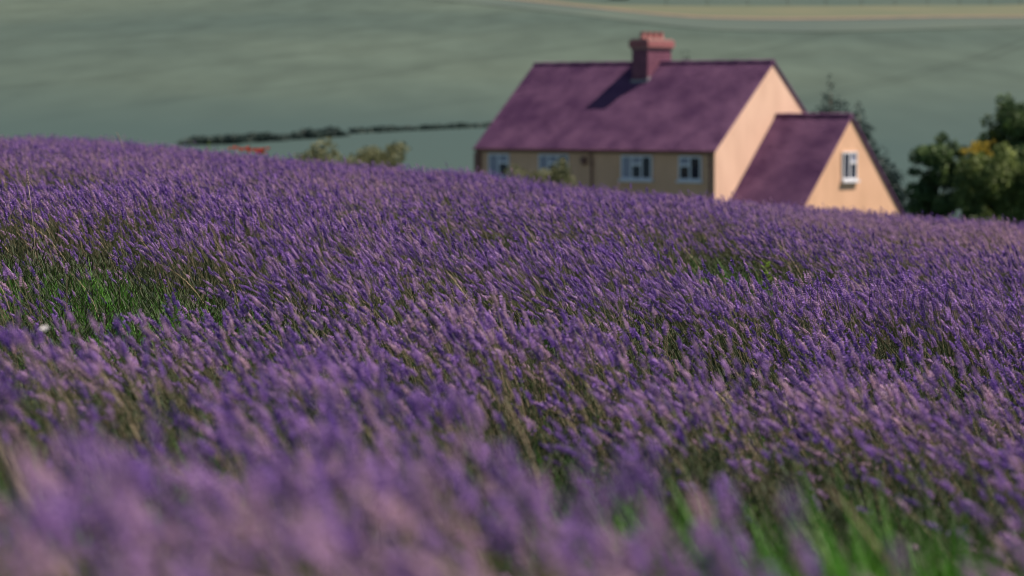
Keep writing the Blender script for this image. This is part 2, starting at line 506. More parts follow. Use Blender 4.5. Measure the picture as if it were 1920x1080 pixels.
# bricks of the stack, laid in stretcher bond
bk = MB(); r = random.Random(5)
def wall_bricks(x0, x1, y0, y1, z0, z1):
    h = .075; n = max(1, int((z1-z0)/h)); h = (z1-z0)/n
    for j in range(n):
        for (ax, a0, a1) in (('x', x0, x1), ('y', y0, y1)):
            m = max(2, int((a1-a0)/.225)); w = (a1-a0)/m
            for i in range(m+(j % 2)):
                s0 = max(a0, a0+(i-.5*(j % 2))*w)+.005; s1 = min(a1, a0+(i+1-.5*(j % 2))*w)-.005
                e = .008+r.uniform(0,.006)
                za, zb = z0+j*h+.005, z0+(j+1)*h-.005
                if ax == 'x':
                    bk.box(s0,s1,y0-e,y0+.02,za,zb); bk.box(s0,s1,y1-.02,y1+e,za,zb)
                else:
                    bk.box(x0-e,x0+.02,s0,s1,za,zb); bk.box(x1-.02,x1+e,s0,s1,za,zb)
wall_bricks(cx0,cx1,cy0,cy1,ZR-1.1,CAM_Z+2.42)
o = bk.build('chimney_bricks', m_stack, chim); tag(o, None, None, None, 'stuff')
bk = MB()
wall_bricks(cx0-.1,cx1+.1,cy0-.1,cy1+.1,CAM_Z+2.52,CAM_Z+2.80)
o = bk.build('cap_bricks', m_brick, chim); tag(o, None, None, None, 'stuff')
mb = MB(); mb.box(cx0-.045,cx1+.045,cy0-.05,cy0+.03,ZR-1.0,ZR-.74); mb.box(cx1-.01,cx1+.045,cy0-.05,D_/2,ZR-1.0,ZR-.62)
mb.build('lead_flashing', m_lead, chim)
for i in range(4):
    y = cy0+.22+i*.41; x = (cx0+cx1)/2
    mb = MB()
    prof = [(.15,0),(.15,.05),(.12,.08),(.105,.22),(.13,.25),(.13,.30),(.09,.30),(.085,.1)]
    n = 12; v = []; f = []
    for rr, zz in prof:
        for k in range(n): v.append((x+rr*math.cos(2*math.pi*k/n), y+rr*math.sin(2*math.pi*k/n), CAM_Z+2.88+zz))
    for a in range(len(prof)-1):
        for k in range(n): f.append((a*n+k, a*n+(k+1)%n, (a+1)*n+(k+1)%n, (a+1)*n+k))
    f.append(tuple((len(prof)-1)*n+k for k in range(n)))
    mb.add(v, f); mb.build('chimney_pot', m_pot, chim)

# ------------------------------------------------------------------ trees and shrubs
m_bark = mat('bark', (0.09,0.065,0.05), 0.95, scale=12, col2=(0.14,0.11,0.085), bump=.4)
def leaf_mat(name, a, b_, c_):
    m = mat(name, a, 0.6, scale=1.1, col2=b_, transl=.28, detail=3, spec=.25)
    nt = m.node_tree; N = nt.nodes; L = nt.links
    r = [n for n in N if n.type == 'VALTORGB'][0]
    e = r.color_ramp.elements.new(0.8); e.color = (*c_, 1)
    return m
m_dark = leaf_mat('dark_conifer_leaf', (0.014,0.032,0.036), (0.028,0.055,0.048), (0.045,0.08,0.06))
m_green = leaf_mat('shrub_leaf', (0.035,0.068,0.025), (0.18,0.235,0.065), (0.34,0.40,0.11))
m_mid = leaf_mat('tree_leaf', (0.035,0.07,0.032), (0.11,0.18,0.06), (0.22,0.30,0.10))
m_grey = leaf_mat('pale_shrub_leaf', (0.10,0.12,0.06), (0.20,0.21,0.11), (0.34,0.34,0.18))
m_yel = mat('yellow_blossom', (0.42,0.33,0.04), 0.6, scale=5, col2=(0.50,0.40,0.07), transl=.3)

def leaf_cloud(clumps, n, size, r, flat=.6):
    """n leaf quads spread through the volume of the clumps (centre, rx, rz)"""
    wts = np.array([c[1]**2*c[2] for c in clumps]); wts = wts/wts.sum()
    idx = r.choice(len(clumps), n, p=wts)
    cen = np.array([c[0] for c in clumps])[idx]
    rx = np.array([c[1] for c in clumps])[idx]; rz = np.array([c[2] for c in clumps])[idx]
    d = r.normal(size=(n,3)); d /= np.linalg.norm(d, axis=1)[:,None]
    rad = r.uniform(.35, 1.12, n)**.6
    p = cen + d*rad[:,None]*np.stack([rx,rx,rz],1)
    nn = d*.7 + r.normal(size=(n,3))*.6; nn /= np.linalg.norm(nn,axis=1)[:,None]
    t = np.cross(nn, r.normal(size=(n,3))); t /= np.linalg.norm(t,axis=1)[:,None]
    bt = np.cross(nn, t)
    s = size*r.uniform(.6,1.35,n)[:,None]
    v = np.stack([p-t*s, p-bt*s*flat, p+t*s, p+bt*s*flat], 1).reshape(-1,3)
    f = np.arange(n*4).reshape(n,4)
    return v, f

def tree(name, label, cat, x, y, h, w, m, seed, kind='round', n=6000, size=.11, group=None, base=.15, blossom=0, wy=None):
    r = np.random.default_rng(seed)
    z = float(ground_z(x, y))
    root = empty(name, (x, y, z)); tag(root, label, cat, group)
    tb = MB()
    lean = r.uniform(-.03,.03,2)*h
    pts = [(lean[0]*t, lean[1]*t, h*.9*t-.2*(t==0)) for t in (0,.2,.45,.7,1)]
    R = max(.05, h*.022)
    tb.tube(pts, [R,R*.85,R*.6,R*.35,R*.08], 8)
    clumps = []
    if kind == 'cone':
        k = 26
        for i in range(k):
            t = i/(k-1); zz = h*(base + (1-base)*t*.97); rr = w/2*(1-t)**.8+.06
            a = r.uniform(0, 6.28)
            for q in range(3 if t < .8 else 1):
                a += 2.1+r.uniform(-.4,.4); off = rr*(.55 if t < .8 else .1)
                c = (math.cos(a)*off+lean[0]*t, math.sin(a)*off+lean[1]*t, zz+r.uniform(-.1,.1))
                clumps.append((c, rr*.78*r.uniform(.7,1.35)+.06, h/k*1.9))
                if i % 4 == 0: tb.tube([(lean[0]*t,lean[1]*t,zz-.2), c], [R*.3*(1-t)+.01,.01], 5)
    else:
        k = max(16, int(11*w))
        for i in range(k):
            t = r.uniform(0,1)**.85; a = r.uniform(0,6.28)
            zz = h*(base + (1-base)*t*.93); env = math.sin(math.pi*(.12+.80*t))**.7
            off = w/2*env*r.uniform(.25,.85)
            c = (math.cos(a)*off, math.sin(a)*off, zz)
            clumps.append((c, w*.19*r.uniform(.7,1.35), w*.17*r.uniform(.7,1.3)))
            zs = max(.0, zz-off*.9)*.75
            tb.tube([(0,0,zs),(c[0]*.5,c[1]*.5,zs+(zz-zs)*.45),c], [R*.42,R*.28,.012], 5)
        for i in range(k//2):   # stray shoots that break the outline
            t = r.uniform(.3,1); a = r.uniform(0,6.28); off = w/2*math.sin(math.pi*(.12+.80*t))**.7*r.uniform(.85,1.08)
            c = (math.cos(a)*off, math.sin(a)*off, h*(base+(1-base)*t)+r.uniform(0,.12)*w)
            clumps.append((c, w*.09*r.uniform(.7,1.5), w*.10*r.uniform(.7,1.6)))
    tb.build('trunk', m_bark, root, smooth=True)
    v, f = leaf_cloud(clumps, n, size, r)
    mesh_obj('crown', v.tolist(), f.tolist(), m, root)
    if blossom:
        bc = [c for c in sorted(clumps, key=lambda c: -c[0][2]+c[0][1]*1.2+c[0][0]*.8)][:9]
        bl = []
        for q in range(60):
            c = ((-.32+r.normal()*.26, -w*.42+r.normal()*.1, h*.86+r.normal()*.22), .05, .05); d = r.normal(size=3); d[1] = -abs(d[1]); d /= np.linalg.norm(d)
            bl.append((tuple(np.array(c[0])+d*np.array([c[1],c[1],c[2]])*1.1), .09*r.uniform(.5,1.4), .08*r.uniform(.5,1.5)))
        v, f = leaf_cloud(bl, blossom, .04, r)
        mesh_obj('blossom', v.tolist(), f.tolist(), m_yel, root)
    return root

# conifers behind the wing of the house
tree('conifer', 'tallest dark conifer rising behind the low wing ridge', 'tree', 15.75, 150, 8.3, 4.6, m_dark, 11, 'cone', 12000, .10, 'conifers behind the house')
tree('conifer', 'narrow dark conifer showing just past the wing gable apex', 'tree', 17.2, 151, 7.2, 3.4, m_dark, 12, 'cone', 10000, .10, 'conifers behind the house')
tree('conifer', 'low dark bush tree at the foot of the wing gable verge', 'tree', 17.7, 146, 4.6, 3.0, m_dark, 13, 'cone', 8000, .10, 'conifers behind the house')
tree('conifer', 'conifer whose dark tip just shows over the ridge beside the chimney', 'tree', 9.95, 180, 10.3, 4.4, m_dark, 14, 'cone', 9000, .10, 'conifers behind the house')
# right-hand garden edge
tree('broadleaf_tree', 'tall dark leafy tree rising above the shrubs at the right edge', 'tree', 18.3, 112, 6.9, 3.0, m_mid, 21, 'round', 22000, .08, 'garden trees', base=.25)
tree('shrub', 'leafy green shrub nearest to the wing gable, left end of the row', 'shrub', 15.55, 112, 5.6, 2.3, m_mid, 22, 'round', 16000, .075, 'garden shrubs', base=.08)
tree('shrub', 'broad bright green shrub in the middle of the row at the right', 'shrub', 17.1, 109.5, 4.9, 3.3, m_green, 23, 'round', 26000, .075, 'garden shrubs', base=.05)
tree('shrub', 'shrub crowned with orange yellow blossom in front of the tall tree', 'shrub', 17.2, 111.8, 5.9, 2.1, m_green, 24, 'round', 14000, .075, 'garden shrubs', base=.2, blossom=2000)
tree('shrub', 'bright green shrub cut by the right edge of the picture', 'shrub', 18.9, 109, 5.0, 2.6, m_green, 25, 'round', 18000, .075, 'garden shrubs', base=.05)
# by the front of the house and in the valley
tree('bush', 'pale olive bush standing in front of the second window', 'shrub', 1.3, 124.5, 4.2, 3.4, m_grey, 31, 'round', 20000, .07, None, base=.1)

tree('bush', 'left pale olive bush peeping over the lavender crest', 'shrub', -6.5, 110, 5.1, 4.2, m_grey, 32, 'round', 34000, .08, 'bushes beyond the crest', base=.1)
tree('bush', 'right and rounder pale bush beyond the crest, nearer the house', 'shrub', -4.9, 111, 5.1, 3.4, m_grey, 33, 'round', 30000, .08, 'bushes beyond the crest', base=.1)
tree('bush', 'dark bush on the skyline slope at the top edge above the chimney', 'shrub', 22.8, 640, 4.0, 4.6, m_dark, 34, 'round', 1500, .35, None, base=.02)

m_hedge = leaf_mat('hedge_leaf', (0.036,0.064,0.062), (0.052,0.086,0.076), (0.07,0.11,0.088))
def hedge(name, label, pts, h, w, m, n, size, seed):
    r = np.random.default_rng(seed)
    x0, y0 = pts[0]
    root = empty(name, (x0, y0, float(ground_z(x0, y0)))); tag(root, label, 'hedge')
    oz = root.location.z
    cl = []; sb = MB()
    for (xa, ya), (xb, yb) in zip(pts[:-1], pts[1:]):
        d = math.hypot(xb-xa, yb-ya); k = int(d/(w*.45))+1
        for i in range(k):
            t = i/k; x = xa+(xb-xa)*t+r.uniform(-.2,.2); y = ya+(yb-ya)*t+r.uniform(-.2,.2)
            g = float(ground_z(x, y))-oz; hh = h*r.uniform(.4,1.3)
            cl.append(((x-x0,y-y0,g+hh*.5), w*.5*r.uniform(.8,1.2), hh*.52))
            sb.tube([(x-x0,y-y0,g-.1),(x-x0+.05,y-y0,g+hh*.6)], [.05,.02], 5)
    tag(sb.build('stems', m_bark, root), None, None, None, 'stuff')
    v, f = leaf_cloud(cl, n, size, r)
    mesh_obj('foliage', v.tolist(), f.tolist(), m, root)
hedge('hedge', 'long dark hedge along the foot of the hill above the lavender', [(-29,272),(-25,273),(-15.2,281)], .6, 1.7, m_hedge, 6000, .22, 41)
hedge('hedge', 'thin broken hedge line running right towards the house roof', [(-14.5,284),(-3,291),(3,296)], .36, 1.3, m_hedge, 3500, .2, 42)
hedge('hedge', 'low dark hedge just over the lavender left of the house', [(-8,232),(-2.6,230)], .75, 1.4, m_hedge, 3000, .18, 43)

def hill_fence():
    root = empty('wire_fence', (34.0, 590, float(ground_z(34, 590)))); tag(root, 'wire fence of thin posts along the top of the dry verge', 'fence')
    ox, oy, oz = root.location
    xs_ = np.arange(30, 150, 8.0); tops = []
    for x in xs_:
        y = float(upper_c(x))-.5; g = float(ground_z(x, y))
        mb = MB(); mb.tube([(x-ox,y-oy,g-oz-.3),(x-ox,y-oy,g-oz+1.5)], .07, 6); mb.build('post', m_bark, root)
        tops.append((x-ox,y-oy,g-oz))
    for hgt in (.5, 1.0, 1.4):
        mb = MB(); mb.tube([(a,b_,c+hgt) for a, b_, c in tops], .012, 3); mb.build('wire', m_lead, root)
hill_fence()

# ------------------------------------------------------------------ the lavender
m_bud = plant_mat('lavender_bud', [(0.020,0.006,0.085),(0.070,0.023,0.235),(0.19,0.08,0.43),(0.60,0.36,0.66)], (0.58,0.38,0.48), .5, .04, .5)
m_petal = plant_mat('lavender_petal', [(0.24,0.11,0.58),(0.36,0.19,0.68),(0.50,0.30,0.74)], (0.55,0.40,0.45), .6, .35)
m_stem = plant_mat('lavender_stem', [(0.02,0.05,0.014),(0.05,0.08,0.024),(0.26,0.20,0.135)], (0.36,0.28,0.19), .6, .15)
m_leaf = plant_mat('lavender_leaf', [(0.007,0.018,0.009),(0.014,0.034,0.012),(0.035,0.065,0.02)], (0.10,0.10,0.05), .7, .25)
m_grass = plant_mat('green_grass', [(0.016,0.065,0.004),(0.045,0.19,0.010),(0.10,0.36,0.02)], (0.16,0.20,0.05), .5, .4)
m_dry = plant_mat('dry_grass', [(0.30,0.23,0.14),(0.42,0.33,0.21),(0.52,0.43,0.30)], (0.5,0.42,0.3), .6, .25)

def path_pts(r, length, lean0, lean1, n=7, side=.06):
    """a stalk bending with the wind towards -X"""
    p = Vector((0,0,0)); out = [p.copy()]
    yaw = r.uniform(-side, side)
    for i in range(n-1):
        t = (i+.5)/(n-1)
        a = lean0 + (lean1-lean0)*t**1.6
        d = Vector((-math.sin(a), math.sin(a)*yaw, math.cos(a)))
        p = p + d*(length/(n-1)); out.append(p.copy())
    return out, d

def bud(V, F, MI, base, axis, r_, ln, wd, mi):
    a = axis.orthogonal().normalized(); b_ = axis.cross(a)
    t0 = r_.uniform(0, 6.28); n0 = len(V)
    V.append(base)
    for k in range(4):
        th = t0+k*math.pi/2
        V.append(base + axis*ln*.6 + (a*math.cos(th)+b_*math.sin(th))*wd)
    V.append(base+axis*ln)
    for k in range(4):
        q = (k+1) % 4
        F.append((n0, n0+1+q, n0+1+k)); F.append((n0+5, n0+1+k, n0+1+q)); MI += [mi, mi]

def lavender_mesh(i, length, lean1, whorls, blooms):
    r = random.Random(100+i)
    pts, d = path_pts(r, length, r.uniform(.03,.14), lean1)
    mb = MB(); mb.tube(pts, [.0016,.0015,.0014,.0013,.0012,.0011,.0011], 4)
    V = [Vector(v) for v in mb.v]; F = list(mb.f); MI = [1]*len(F)
    p = pts[-1].copy(); ax = d.copy()
    curl = r.uniform(-.05,.05)
    if r.random() < .6:   # a lone lower whorl
        q = pts[-1]-d*r.uniform(.012,.02)
        for k in range(4):
            th = k*1.57+r.random(); a = ax.orthogonal().normalized(); b_ = ax.cross(a)
            o = a*math.cos(th)+b_*math.sin(th)
            bud(V, F, MI, q+o*.001, (o*.9+ax*.8).normalized(), r, .0085, .0021, 0)
    for w in range(whorls):
        t = w/(whorls-1)
        env = (.75+.45*math.sin(math.pi*min(1,t*1.15+.12)))*(1 if t < .8 else .8)
        n = 6 if t < .85 else 4
        a = ax.orthogonal().normalized(); b_ = ax.cross(a)
        for k in range(n):
            th = 6.283*k/n + w*.5 + r.uniform(-.25,.25)
            o = a*math.cos(th)+b_*math.sin(th)
            dr = (o*(.72-.42*t)+ax*(.75+.5*t)).normalized()
            bud(V, F, MI, p+o*.0012, dr, r, .0072*env*r.uniform(.85,1.15), .0021*env, 0)
            if r.random() < blooms:
                c = p+o*.0012+dr*.0085*env
                u = dr.cross(ax).normalized() if dr.cross(ax).length > .01 else a
                w2 = dr.cross(u)
                for s in range(3):
                    th2 = s*2.1+r.random(); e = u*math.cos(th2)+w2*math.sin(th2); g = dr.cross(e)
                    n0 = len(V); V += [c-g*.0012, c+e*.0042+dr*.001-g*.0018, c+e*.0046+dr*.0012+g*.0018, c+g*.0012]
                    F.append((n0,n0+1,n0+2,n0+3)); MI.append(2)
        p = p + ax*.0062
        ax = (ax + Vector((-1,0,-.3))*.03 + Vector((0,1,0))*curl*.3).normalized()
    me = bpy.data.meshes.new('lavender_stalk_shape')
    me.from_pydata([tuple(v) for v in V], [], F)
    for m in (m_bud, m_stem, m_petal): me.materials.append(m)
    me.polygons.foreach_set('material_index', np.array(MI, dtype=np.int32)); me.update()
    return me

def blades_mesh(name, seed, n, hmin, hmax, wd, spread, lean, m, segs=4, out=.35):
    r = random.Random(seed); V = []; F = []
    for i in range(n):
        a = r.uniform(0, 6.283); rr = spread*math.sqrt(r.random())
        b0 = Vector((math.cos(a)*rr, math.sin(a)*rr, 0)); h = r.uniform(hmin, hmax)
        dirn = Vector((math.cos(a), math.sin(a), 0)); side = Vector((-math.sin(a+r.uniform(-1,1)), math.cos(a+r.uniform(-1,1)), 0)).normalized()
        bend = r.uniform(.3,1)*out; n0 = len(V)
        for k in range(segs+1):
            t = k/segs
            c = b0 + Vector((0,0,h*(t-.18*bend*t*t))) + dirn*h*bend*t*t + Vector((-1,0,0))*h*lean*t*t
            w = wd*(1-t**1.5)*.5+.0002
            V += [c-side*w, c+side*w]
        for k in range(segs): F.append((n0+2*k, n0+2*k+1, n0+2*k+3, n0+2*k+2))
    me = bpy.data.meshes.new(name); me.from_pydata([tuple(v) for v in V], [], F); me.materials.append(m); me.update()
    return me

def leafy_mesh(seed, m):
    """lavender base: upright shoots set with narrow leaves"""
    r = random.Random(seed); V = []; F = []
    for s in range(9):
        a = r.uniform(0,6.28); rr = .07*math.sqrt(r.random()); h = r.uniform(.16,.30)
        b0 = Vector((math.cos(a)*rr, math.sin(a)*rr, 0)); tip = b0+Vector((math.cos(a)*h*.25-.05, math.sin(a)*h*.25, h))
        for k in range(16):
            t = .25+.75*k/15; c = b0.lerp(tip, t); th = k*2.4+r.random(); o = Vector((math.cos(th), math.sin(th), r.uniform(.6,1.6))).normalized()
            sd = o.cross(Vector((0,0,1))).normalized(); ln = r.uniform(.022,.042); w = .0022; n0 = len(V)
            V += [c-sd*w*.6, c+sd*w*.6, c+o*ln*.55+sd*w, c+o*ln*.55-sd*w, c+o*ln]
            F += [(n0,n0+1,n0+2,n0+3), (n0+3,n0+2,n0+4)]
    me = bpy.data.meshes.new('leafy_shoot_shape'); me.from_pydata([tuple(v) for v in V], [], F); me.materials.append(m); me.update()
    return me

def ear_mesh(seed, length, lean):
    """dry grass stalk with a drooping seed head"""
    r = random.Random(seed); pts, d = path_pts(r, length, .05, lean, 9)
    mb = MB(); mb.tube(pts, [.0012]*8+[.0006], 3)
    V = [Vector(v) for v in mb.v]; F = list(mb.f); MI = [0]*len(F)
    for k in range(26):
        t = k/26; i = 5+int(t*3); q = pts[i].lerp(pts[min(i+1,8)], (t*3) % 1)
        o = Vector((r.uniform(-1,1), r.uniform(-1,1), r.uniform(-.2,.8))).normalized()
        bud(V, F, MI, q, (o*.5+d).normalized(), r, .012, .0014, 0)
    me = bpy.data.meshes.new('dry_ear_shape'); me.from_pydata([tuple(v) for v in V], [], F); me.materials.append(m_dry); me.update()
    return me

def vnoise(x, y, s, seed):
    """smooth value noise in -1..1"""
    r = np.random.default_rng(seed); g = r.uniform(-1,1,(256,256))
    u, v = x/s+1000, y/s+1000
    i, j = np.floor(u).astype(int), np.floor(v).astype(int); fu, fv = u-i, v-j
    fu = fu*fu*(3-2*fu); fv = fv*fv*(3-2*fv)
    G = lambda a, b_: g[a % 256, b_ % 256]
    return (G(i,j)*(1-fu)+G(i+1,j)*fu)*(1-fv) + (G(i,j+1)*(1-fu)+G(i+1,j+1)*fu)*fv

# openings in the crop where green shows: x, y, rx, ry, depth
GAPS = [(-1.95,11.6,.28,1.1,.72),(-1.6,11.3,.24,1.2,.82),(-1.2,10.6,.22,1.1,.8),(-.85,10.1,.15,.8,.75),(-.5,9.5,.10,.7,.8),(-1.45,8.7,.12,.5,.5),(.2,9.8,.09,.8,.8),(.07,10.2,.07,.6,.6),(-.18,10.4,.07,.6,.5),
        (1.18,15.2,.24,2.3,1),(.54,9.9,.09,.8,.85),(.66,8.8,.09,.7,.8),(-.52,6.4,.09,.6,.95),(-.61,4.5,.2,.6,.9),(-.41,4.2,.08,.45,.85),(.18,5.0,.16,.9,1),(.28,4.7,.13,.8,.95),(.10,6.6,.09,.6,.8),
        (.62,5.0,.22,1.0,1),(.55,4.1,.18,.8,1),(.44,3.2,.10,.4,.8),(.20,4.4,.14,.7,1),(-.62,3.7,.14,.5,.9),(-.36,3.6,.08,.4,.85),(.78,8.4,.08,.6,.7),(1.32,9.8,.12,.6,.5),(1.54,14,.15,1,.4),(1.34,8.4,.1,.5,.75),(.1,15,.2,1.2,.4),(2.4,21,.4,2,.5),(-2.6,18,.35,2,.3)]
def gap(x, y):
    g = np.zeros_like(x)
    wx = x+.05*vnoise(x,y,.12,5); wy = y+.2*vnoise(x,y,.3,6)
    for gx, gy, rx, ry, s in GAPS:
        q = ((wx-gx)/rx)**2+((wy-gy)/ry)**2
        g = np.maximum(g, min(1,s*1.1)*np.exp(-(q*.62)**2))
    return g

def scatter(rho, y0, y1, margin=1.1):
    """random ground points in the wedge the field shows, denser near; rho(y) = plants per square metre"""
    out = []
    ys_ = np.arange(y0, y1, .5)
    for ya in ys_:
        ym = ya+.25; hw = .172*ym+margin*(.45 if ym < 6 else 1)
        n = rng.poisson(rho(ym)*hw*2*.5)
        out.append(np.stack([rng.uniform(-hw,hw,n), rng.uniform(ya,ya+.5,n)],1))
    p = np.concatenate(out); return p[:,0], p[:,1]

def instancer(name, label, shapes, x, y, z, rot, scale, idx, tint):
    me = bpy.data.meshes.new(name)
    me.vertices.add(len(x)); me.vertices.foreach_set('co', np.stack([x,y,z],1).astype(np.float32).ravel())
    for nm, ty, arr in (('rot','FLOAT_VECTOR',rot),('scl','FLOAT',scale),('idx','INT',idx),('tint','FLOAT',tint)):
        a = me.attributes.new(nm, ty, 'POINT')
        a.data.foreach_set('vector' if ty == 'FLOAT_VECTOR' else 'value', np.ascontiguousarray(arr, dtype=np.int32 if ty == 'INT' else np.float32).ravel())
    o = bpy.data.objects.new(name, me); C.objects.link(o)
    col = bpy.data.collections.new(name+'_shapes')
    for k, s in enumerate(shapes):
        so_ = bpy.data.objects.new('shape_%02d' % k, s); col.objects.link(so_)
    ng = bpy.data.node_groups.new(name, 'GeometryNodeTree'); N = ng.nodes; L = ng.links
    ng.interface.new_socket('Geometry', in_out='INPUT', socket_type='NodeSocketGeometry')
    ng.interface.new_socket('Geometry', in_out='OUTPUT', socket_type='NodeSocketGeometry')
    gi = N.new('NodeGroupInput'); go = N.new('NodeGroupOutput')
    ip = N.new('GeometryNodeInstanceOnPoints'); ci = N.new('GeometryNodeCollectionInfo')
    ci.inputs['Collection'].default_value = col; ci.inputs['Separate Children'].default_value = True; ci.inputs['Reset Children'].default_value = True
    mp = N.new('GeometryNodeMeshToPoints'); L.new(gi.outputs[0], mp.inputs[0]); L.new(mp.outputs[0], ip.inputs['Points'])
    L.new(ci.outputs[0], ip.inputs['Instance']); ip.inputs['Pick Instance'].default_value = True
    def na(nm, ty):
        n = N.new('GeometryNodeInputNamedAttribute'); n.data_type = ty; n.inputs['Name'].default_value = nm; return n.outputs[0]
    L.new(na('idx','INT'), ip.inputs['Instance Index'])
    e2 = N.new('FunctionNodeEulerToRotation'); L.new(na('rot','FLOAT_VECTOR'), e2.inputs[0]); L.new(e2.outputs[0], ip.inputs['Rotation'])
    L.new(na('scl','FLOAT'), ip.inputs['Scale'])
    L.new(ip.outputs[0], go.inputs[0])
    md = o.modifiers.new('scatter', 'NODES'); md.node_group = ng
    tag(o, label, None, None, 'stuff')
    return o

SHAPES = [lavender_mesh(i, .44+.012*(i % 4), l1, w, bl) for i, (l1, w, bl) in enumerate([
    (.55,7,.10),(.75,6,.05),(.95,7,.15),(.45,7,.08),(1.15,6,.05),(.7,8,.12),(.3,6,.10),(.85,7,.20),(.6,5,.05),(1.0,8,.08)])]

def rho_l(y): return float(np.interp(y, [0,3,6,12,20,50], [370,450,540,530,430,310]))
x, y = scatter(rho_l, .6, 53)
g = gap(x, y)
row = vnoise(x, y*.7, .55, 11)*.5 + vnoise(x*.6, y, 1.7, 12)*.5
pit = smooth(.18,.55, vnoise(x, y*.45, .17, 71))*smooth(3.0,5.5,y)*.85
pit = np.maximum(pit, smooth(.22,.5, vnoise(x*.9, y*.5, .24, 77))*smooth(3.0,3.8,y)*smooth(10.5,7.5,y))
dens = 1 - 1.05*g - .75*pit - .8*np.clip(-row-.1,0,1)
keep = rng.uniform(0,1,len(x)) < dens
pit = pit[keep]; x, y, g, row = x[keep], y[keep], g[keep], row[keep]
n = len(x)
amp = np.interp(y, [0,2,4,8,50], [.03,.055,.08,.085,.08])
hgt = PLANT - .005 + row*amp + rng.normal(0,.028,n) + (rng.uniform(0,1,n) > .985)*rng.uniform(.02,.06,n) - .27*g - .09*pit
base_h = .455
scl = hgt/base_h
z = ground_z(x, y)
gust = vnoise(x*.8, y*.5, 1.1, 21)
rot = np.stack([rng.normal(0,.10,n), rng.normal(-.05,.15,n)-.20*gust+.18*smooth(6.5,3.5,y)*smooth(.05,-.4,x), rng.normal(0,.45,n)], 1)
idx = rng.integers(0, len(SHAPES), n)
dry = np.clip(vnoise(x, y*.6, .9, 31)*.45+vnoise(x, y*.5, 3.5, 32)*.5, 0, 1)
tint = np.clip(dry*.62*np.interp(y,[0,3,6],[1.3,1.2,1]) + rng.uniform(0,1,n)**3*.8 - .06 + .16*smooth(4.8,2.5,y)*smooth(-.6,-.1,x), 0, .92)
# head sizes should stay alike while stalk lengths differ, so scale is kept close to one and the rest goes into the root depth
sc = np.clip(scl, .80, 1.0)
z = z + (hgt - sc*base_h)
instancer('lavender_flowers', 'purple lavender flower spikes bending in the wind across the field', SHAPES, x, y, z, rot, sc, idx, tint)
NL = n

x, y = scatter(lambda y: float(np.interp(y,[0,6,15,50],[95,90,60,22])), .5, 52)
g = gap(x, y); n = len(x)
keep = rng.uniform(0,1,n) > .35*g
x, y = x[keep], y[keep]; n = len(x)
instancer('lavender_foliage', 'grey green lavender leaves at the base of the flower stalks', [leafy_mesh(s, m_leaf) for s in range(5)],
    x, y, ground_z(x,y), np.stack([rng.normal(0,.1,n), rng.normal(-.1,.1,n), rng.uniform(0,6.28,n)],1), rng.uniform(.8,1.2,n), rng.integers(0,5,n), rng.uniform(0,.35,n))

x, y = scatter(lambda y: float(np.interp(y,[0,6,15,50],[330,260,130,40])), .5, 50)
g = gap(x, y); n = len(x)
gr = np.clip(vnoise(x, y*.6, .8, 51), 0, 1)
gp = smooth(.22,.5, vnoise(x*.9, y*.5, .24, 77))*smooth(3.0,3.8,y)*smooth(10.5,7.5,y)
keep = rng.uniform(0,1,n) < np.clip(1.1*g + .06 + .18*gr + .7*gp, 0, 1)
x, y, g = x[keep], y[keep], g[keep]; n = len(x)
instancer('meadow_grass', 'bright green grass blades growing in the gaps of the lavender', [blades_mesh('grass_shape', s, 8, .15, .31, .0065, .03, .12, m_grass) for s in range(5)],
    x, y, ground_z(x,y), np.stack([rng.normal(0,.08,n), rng.normal(-.05,.08,n), rng.normal(0,.5,n)],1), rng.uniform(.75,1.05,n)+g*np.interp(y,[0,4.4,5.5],[.50,.45,.12])*(1+.25*(x>.3)*(y<4.8)), rng.integers(0,5,n), rng.uniform(0,1,n)**6*.5)

x, y = scatter(lambda y: float(np.interp(y,[0,6,15,50],[18,13,9,5])), .9, 51)
n = len(x); dn = np.clip(vnoise(x, y*.6, .9, 31)*.45+vnoise(x, y*.5, 3.5, 32)*.5, 0, 1)
keep = rng.uniform(0,1,n) < .15+.85*dn; x, y = x[keep], y[keep]; n = len(x)
instancer('dry_grass', 'thin straw coloured grass stalks mixed among the lavender', [ear_mesh(s, .52, .7+.15*s) for s in range(4)],
    x, y, ground_z(x,y), np.stack([rng.normal(0,.08,n), rng.normal(-.05,.1,n), rng.normal(0,.5,n)],1), rng.uniform(.8,1.04,n), rng.integers(0,4,n), rng.uniform(0,.5,n))
print('counts', NL)

# ------------------------------------------------------------------ single plants that stand out
def plain(name, col, rough=.6, transl=.2):
    return mat(name, col, rough, scale=30, col2=tuple(c*.8 for c in col), transl=transl)
k_stem = plain('stalk_green', (0.24,0.22,0.11)); k_bud = plain('spike_purple', (0.20,0.12,0.36)); k_pale = plain('pale_straw', (0.52,0.42,0.34))
k_pop = plain('poppy_red', (0.52,0.105,0.075), .5, .35); k_white = plain('white_petal', (0.78,0.76,0.78)); k_leaf = plain('fresh_leaf', (0.12,0.20,0.03), .6, .4)
k_eye = plain('poppy_centre', (0.02,0.02,0.025))

